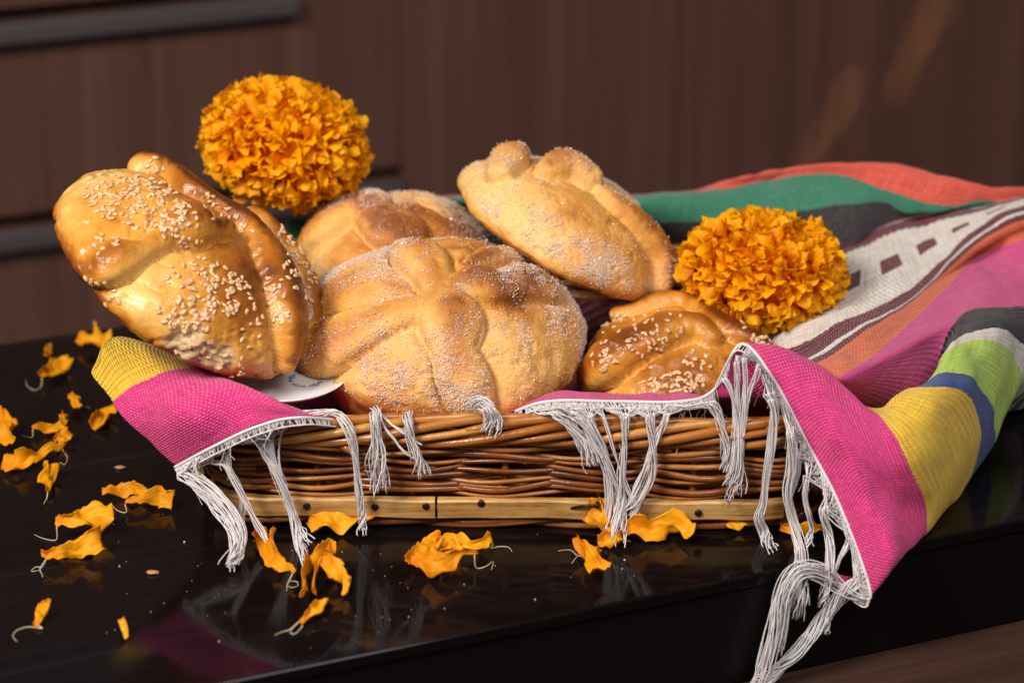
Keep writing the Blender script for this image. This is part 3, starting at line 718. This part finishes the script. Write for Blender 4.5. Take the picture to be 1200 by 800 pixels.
bread('sugar_bread', 'large round sugared bread in front, middle of the basket', 'sugar', (518, 408), .080, 161, 108, (.07, .88, .47), [
    [(521, 342, 24), (524, 358, 30), (527, 376, 37), (531, 410, 26), (543, 446, 30), (553, 474, 25)],
    [(536, 338, 20), (562, 336, 30), (588, 339, 24), (614, 333, 29), (633, 340, 23)],
    [(508, 358, 20), (466, 370, 24), (424, 388, 28), (388, 406, 33), (364, 428, 26)],
    [(516, 344, 22), (506, 324, 24), (492, 303, 32), (478, 292, 24)],
    [(548, 318, 14), (580, 304, 20), (604, 306, 16)],
    ], 1, grains=34000, browning=.02, low=.85, hf=.66, bare=((390, 382, 18), (655, 440, 14)))
bread('sesame_bread', 'biggest loaf, glazed with sesame, leaning at the left end of the basket', 'glazed', (210, 325), .053, 165, 84, (.57, .74, .40), [
    [(163, 180, 22), (174, 188, 25), (196, 206, 19), (222, 224, 20), (252, 242, 15), (284, 264, 17), (312, 302, 25), (328, 345, 29), (332, 388, 25), (330, 418, 17)],
    [(116, 318, 19), (134, 308, 26), (164, 296, 15), (188, 282, 16)],
    [(196, 272, 22), (214, 268, 31), (240, 272, 17), (262, 272, 14)],
    [(316, 244, 18), (336, 262, 25), (352, 300, 25), (360, 340, 25), (358, 380, 20)],
    ], 2, seeds=[(160, 236, 66, 32, 165, 14), (118, 285, 22, 18, 9, 0), (212, 268, 32, 26, 24, 0), (245, 335, 52, 30, 85, 20), (215, 372, 32, 18, 34, 20), (285, 365, 25, 45, 16, 0), (325, 350, 14, 60, 12, -10), (350, 300, 20, 55, 66, -14), (120, 345, 14, 30, 16, -40), (255, 425, 60, 16, 16, 12), (262, 250, 40, 14, 16, 30), (180, 196, 12, 12, 6, 0)],
    crumb=((215, 402, 26), (240, 414, 22), (262, 420, 20)), browning=.05, hf=1.0, pf=.35)
bread('sugar_bread', 'sugared bread with a smooth brown dent, half hidden behind the big front one', 'sugar', (462, 322), .165, 117, 86, (-.02, .86, .48), [
    [(440, 262, 20), (418, 246, 24), (392, 262, 30), (366, 280, 24)],
    [(440, 262, 22), (432, 240, 24), (418, 232, 18)],
    [(446, 272, 20), (470, 274, 32), (480, 292, 20)],
    [(452, 256, 18), (490, 256, 22), (520, 268, 20), (548, 280, 24), (572, 296, 18)],
    ], 3, grains=12000, bare=((412, 308, 34),), browning=.0, hf=.62)
bread('sugar_bread', 'pale sugared bread tipped up at the back, between the orange flower and the green stripe', 'sugar', (658, 277), .150, 135, 76, (.46, .80, .30), [
    [(588, 208, 16), (597, 192, 22), (604, 182, 19)],
    [(640, 206, 15), (662, 202, 25), (684, 214, 21)],
    [(704, 232, 12), (724, 250, 14), (748, 272, 18), (770, 300, 20), (772, 332, 18)],
    ], 4, grains=14000, browning=-.12, hf=1.05, pf=.25)
bread('sesame_bread', 'small shiny knotted bread with scattered sesame at the right of the basket', 'glazed', (795, 436), .085, 110, 64, (.06, .84, .52), [
    [(699, 338, 15), (734, 342, 15), (772, 351, 16), (806, 356, 15), (832, 372, 15), (858, 392, 17), (890, 412, 15)],
    [(698, 440, 20), (720, 424, 27), (752, 404, 24), (786, 386, 25), (812, 384, 21), (832, 396, 14)],
    [(850, 362, 16), (874, 370, 17), (898, 392, 14)],
    ], 5, seeds=[(708, 376, 28, 14, 12, 0), (770, 392, 40, 20, 28, -25), (795, 448, 34, 12, 46, 0), (815, 425, 22, 16, 16, 0), (715, 428, 16, 9, 7, 0), (740, 375, 40, 12, 12, -15), (745, 338, 20, 6, 5, 10), (872, 372, 26, 12, 18, 25), (895, 402, 18, 8, 12, 20), (705, 412, 12, 14, 8, 0)],
    crumb=((812, 416, 13), (824, 404, 10), (790, 428, 11), (770, 436, 9)), browning=.15, cf_=.22, hf=1.05, pf=.2)

# ------------------------------------------------------------------ marigold heads
def petal_mesh(seed):
    r = np.random.default_rng(seed); nu, nv = 10, 7; V = []; tip = []
    ph, ph2 = r.uniform(0, 6, 2); am = r.uniform(.09, .20); bend = r.uniform(.9, 1.9); cup = r.uniform(-.25, .45); wd = r.uniform(.8, 1.15); lop = r.uniform(-.2, .2)
    ca = [0.0]; cz = [0.0]; cy = [0.0]
    for j in range(1, nv):                              # spine curling outwards
        t = j/(nv-1); an = bend*max(0, t-.15)**1.2; ca.append(an); cz.append(cz[-1]+math.cos(an)/(nv-1)); cy.append(cy[-1]-math.sin(an)/(nv-1))
    for j in range(nv):
        t = j/(nv-1); w_ = wd*(.20+.80*math.sin(min(1, t*1.25)*math.pi*.5))*.56
        for i in range(nu):
            s = i/(nu-1)*2-1
            back = .42*s*s*t**2                          # rounded outline
            rip = am*math.sin(s*4.4+ph)*t**1.5 + am*.55*math.sin(s*9.5+ph2)*t**3 + cup*s*s*t*.6
            tt_ = max(0, j-back*(nv-1)); j0 = int(min(nv-2, math.floor(tt_))); f = tt_-j0
            zc = cz[j0]*(1-f)+cz[j0+1]*f; yc = cy[j0]*(1-f)+cy[j0+1]*f; an = ca[j0]*(1-f)+ca[j0+1]*f
            V.append((s*w_+lop*t*t, yc+rip*math.cos(an), zc+rip*math.sin(an))); tip.append(max(0, t-.15*s*s))
    F = [(j*nu+i, j*nu+i+1, (j+1)*nu+i+1, (j+1)*nu+i) for j in range(nv-1) for i in range(nu-1)]
    me = bpy.data.meshes.new('petal'); me.from_pydata(V, [], F); me.materials.append(M['petal'])
    me.polygons.foreach_set('use_smooth', [True]*len(F))
    at = me.attributes.new('tip', 'FLOAT', 'POINT'); at.data.foreach_set('value', np.array(tip, dtype=np.float32)); me.update()
    return me
PET = [petal_mesh(100+i) for i in range(14)]
def marigold(label, uv, Y, rp, squash, axis, seed, n=760):
    r = np.random.default_rng(seed)
    C = PY(uv[0], uv[1], Y); px = (C-CAM).dot(FWD)/FPX; Rw = rp*px
    ez = camvec(*axis); ex = np.cross(np.array([0, 1.0, .2]), ez); ex /= np.linalg.norm(ex); ey = np.cross(ez, ex)
    root = thing('marigold_flower', label, 'flower', tuple(C))
    SV, SF = ico(4); B = np.stack([ex, ey, ez])
    core = mesh('flower_core', (SV*np.array([Rw, Rw, Rw*squash])*.76) @ B, SF, M['core'], root)
    ga = math.pi*(3-math.sqrt(5))
    items = []
    for i in range(n):
        z = 1-1.9*(i+.5)/n; rad = math.sqrt(max(0, 1-z*z)); a = ga*i+r.normal(0, .08)
        d = np.array([rad*math.cos(a), rad*math.sin(a), z])
        base = d*np.array([Rw, Rw, Rw*squash])*r.uniform(.78, .88)
        nn = d/np.array([1, 1, squash]); nn = nn/np.linalg.norm(nn)+r.normal(0, .22, 3); nn /= np.linalg.norm(nn)
        up = np.array([0, 0, 1.0])*.5 + r.normal(0, .75, 3)
        yy = up-nn*up.dot(nn); yy /= np.linalg.norm(yy); xx = np.cross(yy, nn)
        sc_ = Rw*r.uniform(.150, .225); sz = sc_*r.uniform(.9, 1.15)
        Mx = np.eye(4); Mx[:3, 0] = (xx*sc_) @ B; Mx[:3, 1] = (yy*sc_) @ B; Mx[:3, 2] = (nn*sz) @ B; Mx[:3, 3] = base @ B
        items.append((float((d @ B).dot(-FWD)), Mx, int(r.integers(len(PET)))))
    items.sort(key=lambda q: -q[0]); rest = MB(); rt = []
    for q, (_, Mx, pi) in enumerate(items):
        if q < 300:
            o = bpy.data.objects.new('petal', PET[pi]); COL.objects.link(o); o.parent = root; o.matrix_local = Matrix(Mx.tolist())
        else:
            Vp = np.array([v.co[:] for v in PET[pi].vertices]); rest.add(list(Vp @ Mx[:3, :3].T + Mx[:3, 3]), [tuple(p.vertices) for p in PET[pi].polygons])
            rt += [a_.value for a_ in PET[pi].attributes['tip'].data]
    stuff(rest.build('petal_mass', M['petal'], root, attrs={'tip': rt}))
    V = []; F = []; b = MB()
    cp = [np.array([0, 0, -Rw*squash*q]) @ B for q in (.72, .92, 1.05, 1.15)]
    b.tube(cp, [Rw*.34, Rw*.26, Rw*.16, Rw*.09], 12); b.build('calyx', M['calyx'], root)
    return root
marigold('upper orange marigold head standing behind the big glazed loaf', (333, 169), .185, 100, .66, (.22, .86, .45), 21)
marigold('orange marigold head lying on the white banded cloth right of the knotted bread', (893, 318), .125, 100, .66, (.06, .93, .34), 22)

# ------------------------------------------------------------------ loose petals on the slab
def loose(parts, label, tails=(), lift=.0010, seed=0, group='loose petals strewn on the slab'):
    """parts: (spine [(u, v)], widths px, tilt deg, ruffle). Several folds make one petal."""
    r = np.random.default_rng(500+seed); c0 = GZ(*parts[0][0][0][:2], 0)
    root = thing('marigold_petal', label, 'petal', (float(c0[0]), float(c0[1]), 0), group)
    blades = []
    for (sp, wd, tilt, ruf) in parts:
        K = np.array([GZ(p[0], p[1], 0)+np.array([0, 0, (p[2] if len(p) > 2 else 0)]) for p in sp]); n = 26
        C = catmull(K, n); W = catmull(np.array(wd, float)[:, None], n)[:, 0]*PXM*.5
        Tn = np.gradient(C, axis=0); Tn /= np.linalg.norm(Tn, axis=1)[:, None]
        side = np.cross(np.array([0, 0, 1.0]), Tn); side /= np.linalg.norm(side, axis=1)[:, None]+1e-9
        side *= np.sign(side[:, 1]+1e-6)[:, None] if abs(Tn[:, 0].mean()) > .4 else 1
        nu = 13; V = []; tip = []; ph = r.uniform(0, 6, 3)
        for i in range(n):
            t = i/(n-1)
            for j in range(nu):
                s = j/(nu-1)*2-1; w_ = max(W[i], .0003)
                tl = R_(tilt)+.35*math.sin(3.1*t+ph[2])
                y_ = w_*s*(1+.12*math.sin(9*t+ph[0]+s)); lift_ = w_*(1.5*ruf*(.5*math.sin(7*t+ph[0])*s*s + .35*math.sin(13*t+ph[1]+2*s)*abs(s)) + .25*s*s)
                up = np.cross(Tn[i], side[i]); up *= np.sign(up[2]+1e-9)
                V.append(C[i]+side[i]*(y_*math.cos(tl)-lift_*math.sin(tl))+np.array([0, 0, 1])*(y_*math.sin(tl)+lift_*math.cos(tl)))
                tip.append(.15+.8*sstep(.0, .5, t)*(.62+.38*math.sin(s*15+ph[1]+2*t)))
        V = np.array(V); V = V + np.stack([fbm(V+seed*.3, 210, 3)*.0005, fbm(V+9+seed*.3, 210, 3)*.0006, fbm(V+5+seed*.3, 170, 4)*.0024], 1); V[:, 2] += lift-V[:, 2].min(); blades.append(V)
        F = [(i*nu+j, i*nu+j+1, (i+1)*nu+j+1, (i+1)*nu+j) for i in range(n-1) for j in range(nu-1)]
        o = mesh('petal_blade', V, F, M['loose_petal'], None, True, attrs={'tip': tip}); child(o, root)
        sm = o.modifiers.new('thickness', 'SOLIDIFY'); sm.thickness = .00018
    allV = np.concatenate(blades)
    for tl in tails:
        K = np.array([GZ(p[0], p[1], p[2] if len(p) > 2 else .0007) for p in tl]); b = MB()
        K = np.concatenate([[allV[int(np.argmin(np.linalg.norm(allV-K[0], axis=1)))]], K])
        b.tube(catmull(K, 15), np.linspace(.00034, .00012, 15), 6); child(b.build('style', M['stem']), root)
    return root
LP = [
 ([([(92, 408), (104, 410), (116, 411), (132, 410)], [14, 26, 22, 24], 35, .8)], 'farthest petal, tucked behind the yellow corner of the towel', ()),
 ([([(46, 453), (60, 444), (72, 436), (82, 430)], [6, 22, 30, 12], 45, .5)], 'broad petal with a dark curled tail, behind the yellow towel corner on the left', ([(48, 453), (40, 457), (32, 452), (30, 445)],)),
 ([([(55, 427), (57, 420), (58, 413)], [7, 10, 6], 30, .5)], 'very small petal scrap at the far left back', ()),
 ([([(84, 470), (90, 478), (95, 490)], [5, 14, 8], 40, .5)], 'small upright petal below the broad tailed petal', ([(94, 478), (100, 476), (105, 478)],)),
 ([([(108, 506), (116, 499), (126, 488), (138, 492)], [14, 20, 16, 8], 45, .7)], 'bent petal nearest the pink towel edge', ()),
 ([([(38, 512), (54, 509), (68, 508), (80, 508)], [4, 10, 12, 6], 40, .5), ([(72, 505), (75, 498), (76, 489)], [8, 12, 7], 40, .5)], 'dark thin petal with two pale threads among the left cluster', ([(62, 506), (54, 498), (48, 496)], [(38, 512), (30, 511), (24, 510)])),
 ([([(64, 524), (74, 521), (86, 518)], [10, 16, 8], 45, .9)], 'crumpled petal with a looped thread in the left cluster', ([(74, 528), (79, 536), (76, 544), (70, 541)],)),
 ([([(-8, 505), (2, 515), (10, 527), (20, 538)], [30, 32, 26, 10], 55, .7)], 'big petal cut by the left edge of the picture', ()),
 ([([(4, 551), (20, 553), (38, 547), (58, 538), (78, 532)], [22, 24, 18, 11, 4], 40, .6)], 'long narrow petal pointing right at the far left', ()),
 ([([(54, 584), (57, 573), (60, 562), (52, 556)], [5, 20, 18, 8], 55, .9)], 'petal standing on its thin tip near the left edge', ([(55, 583), (53, 587), (51, 590)],)),
 ([([(120, 586), (140, 584), (160, 584), (178, 588)], [10, 16, 14, 6], 45, .7), ([(148, 600), (168, 598), (188, 594), (204, 598)], [5, 12, 20, 18], 45, .6)], 'two-lobed petal with white threads left of the basket', ([(180, 590), (195, 586), (206, 578)], [(148, 600), (138, 598), (130, 590)])),
 ([([(66, 632), (86, 632), (108, 627), (134, 624)], [6, 20, 28, 26], 48, .8)], 'long petal with tail, upper of the two side by side at the left', ([(66, 632), (52, 631), (40, 626)],)),
 ([([(50, 664), (70, 662), (94, 656), (120, 650)], [6, 14, 20, 26], 48, .7)], 'long petal with tail, lower of the two side by side at the left', ([(50, 664), (42, 664), (37, 669), (46, 668)], [(47, 666), (49, 672), (50, 676)])),
 ([([(40, 737), (47, 731), (52, 722), (58, 716)], [4, 9, 9, 4], 40, .6)], 'tiny petal with a long hooked thread in the lower left', ([(50, 736), (34, 734), (20, 738), (15, 745), (20, 751)],)),
 ([([(141, 735), (145, 742), (149, 750)], [3, 7, 4], 30, .5)], 'smallest petal fleck, alone at the lower left', ()),
 ([([(300, 636), (312, 644), (322, 660), (334, 674), (346, 684)], [16, 28, 28, 16, 5], 42, .6), ([(298, 640), (306, 634), (314, 634)], [10, 18, 10], 50, .5)], 'petal with curled thread under the long left tassels', ([(340, 680), (348, 681), (349, 686), (342, 688), (337, 686)], [(337, 684), (336, 692)])),
 ([([(352, 712), (357, 690), (362, 670, .004)], [5, 20, 12], 62, .5), ([(366, 700), (374, 680, .005), (384, 664, .006), (394, 664, .006)], [10, 16, 18, 12], 55, .7), ([(384, 676, .004), (398, 690, .002), (412, 696)], [22, 22, 18], 55, .8)], 'large folded petal standing at the foot of the middle left tassel', ()),
 ([([(352, 735), (362, 728), (372, 720), (382, 712)], [5, 14, 16, 8], 45, .7)], 'small petal with hooked thread just below the large folded one', ([(354, 734), (346, 742), (340, 740), (348, 731)], [(340, 737), (330, 740), (322, 744)])),
 ([([(362, 622), (380, 626), (400, 626), (425, 622), (452, 620)], [14, 24, 20, 9, 3], 40, .5)], 'yellow petal with pointed tip close to the basket front', ()),
 ([([(474, 668), (494, 658), (508, 645), (516, 640)], [6, 24, 20, 8], 45, .8), ([(482, 672), (496, 676), (514, 680), (535, 672), (560, 664)], [10, 28, 26, 12, 5], 50, .6), ([(510, 646), (530, 644), (552, 650), (576, 642)], [12, 16, 14, 14], 50, .9), ([(516, 664), (528, 656), (540, 652)], [18, 20, 10], 60, .9)], 'widest crumpled petal heap with two tails, in the middle foreground', ([(575, 642), (586, 640), (596, 641), (600, 646)], [(558, 665), (570, 663), (578, 657), (576, 667)])),
 ([([(676, 650), (686, 660), (696, 672), (710, 682)], [8, 18, 24, 22], 48, .9)], 'single petal with greenish tail right of the crumpled heap', ([(676, 650), (668, 644), (654, 645)], [(676, 652), (670, 660)])),
 ([([(670, 604, .004), (690, 606, .006), (706, 612, .004)], [32, 34, 20], 62, .8), ([(688, 626), (704, 630), (722, 626)], [24, 34, 26], 58, 1.0), ([(700, 642), (714, 642), (730, 634)], [16, 26, 20], 50, .9)], 'ruffled yellow petal clump under the bent nail', ()),
 ([([(732, 634), (760, 634), (790, 630), (814, 636)], [16, 24, 26, 16], 52, .7), ([(758, 622, .002), (774, 612, .006), (784, 600, .01)], [16, 26, 8], 65, .7), ([(772, 618), (790, 612, .003), (806, 612, .003)], [16, 24, 14], 60, .9), ([(736, 624), (752, 616), (770, 614)], [14, 18, 10], 50, .6)], 'wide ruffled petal clump with a peak, against the wooden slat right of the white tassels', ([(762, 612, .004), (758, 620, .003), (760, 626, .002)],)),
 ([([(852, 618), (864, 622), (876, 618)], [8, 20, 10], 50, .6)], 'small petal peeping from under the basket front, right of centre', ()),
 ([([(914, 624), (936, 628), (962, 626)], [10, 15, 12], 45, .7)], 'petal under the right end of the basket, behind the hanging tassels', ()),
]
for i, (pp, lb, tl) in enumerate(LP): loose(pp, lb, tl, seed=i)
# crumbs and sugar specks
b = MB(); SV, SF = ico(1)
pts = [(int(rng.uniform(100, 900)), int(rng.uniform(560, 760))) for _ in range(95)]
for (u, v) in pts:
    p = GZ(u, v, 0)
    if (p-E0).dot(TN) < .012: continue
    s_ = .00018+.00045*rng.random()**4
    b.add([p+np.array([0, 0, s_*.8])+x*s_*rng.uniform(.6, 1.2, 3) for x in SV], [tuple(map(int, f)) for f in SF])
o = b.build('sugar_specks', M['sugar']); stuff(o); tag(o, 'white sugar specks scattered over the black slab', 'crumbs')
for i, (u, v, s_, lb) in enumerate(((179, 672, .0014, 'flat brown bread crumb left of the long white tassels'), (141, 549, .0013, 'brown bread crumb near the pink towel corner'))):
    p = GZ(u, v, 0); SV2, SF2 = ico(3); Q_ = SV2*np.array([2.0, 1.0, .6])*s_; Q_ = Q_*(1+.25*fbm(SV2+i, 2.5, 2))[:, None]
    o = mesh('bread_crumb', Q_+np.array([0, 0, s_*.55]), SF2, M['crumb']); o.location = tuple(p); tag(o, lb, 'crumb')
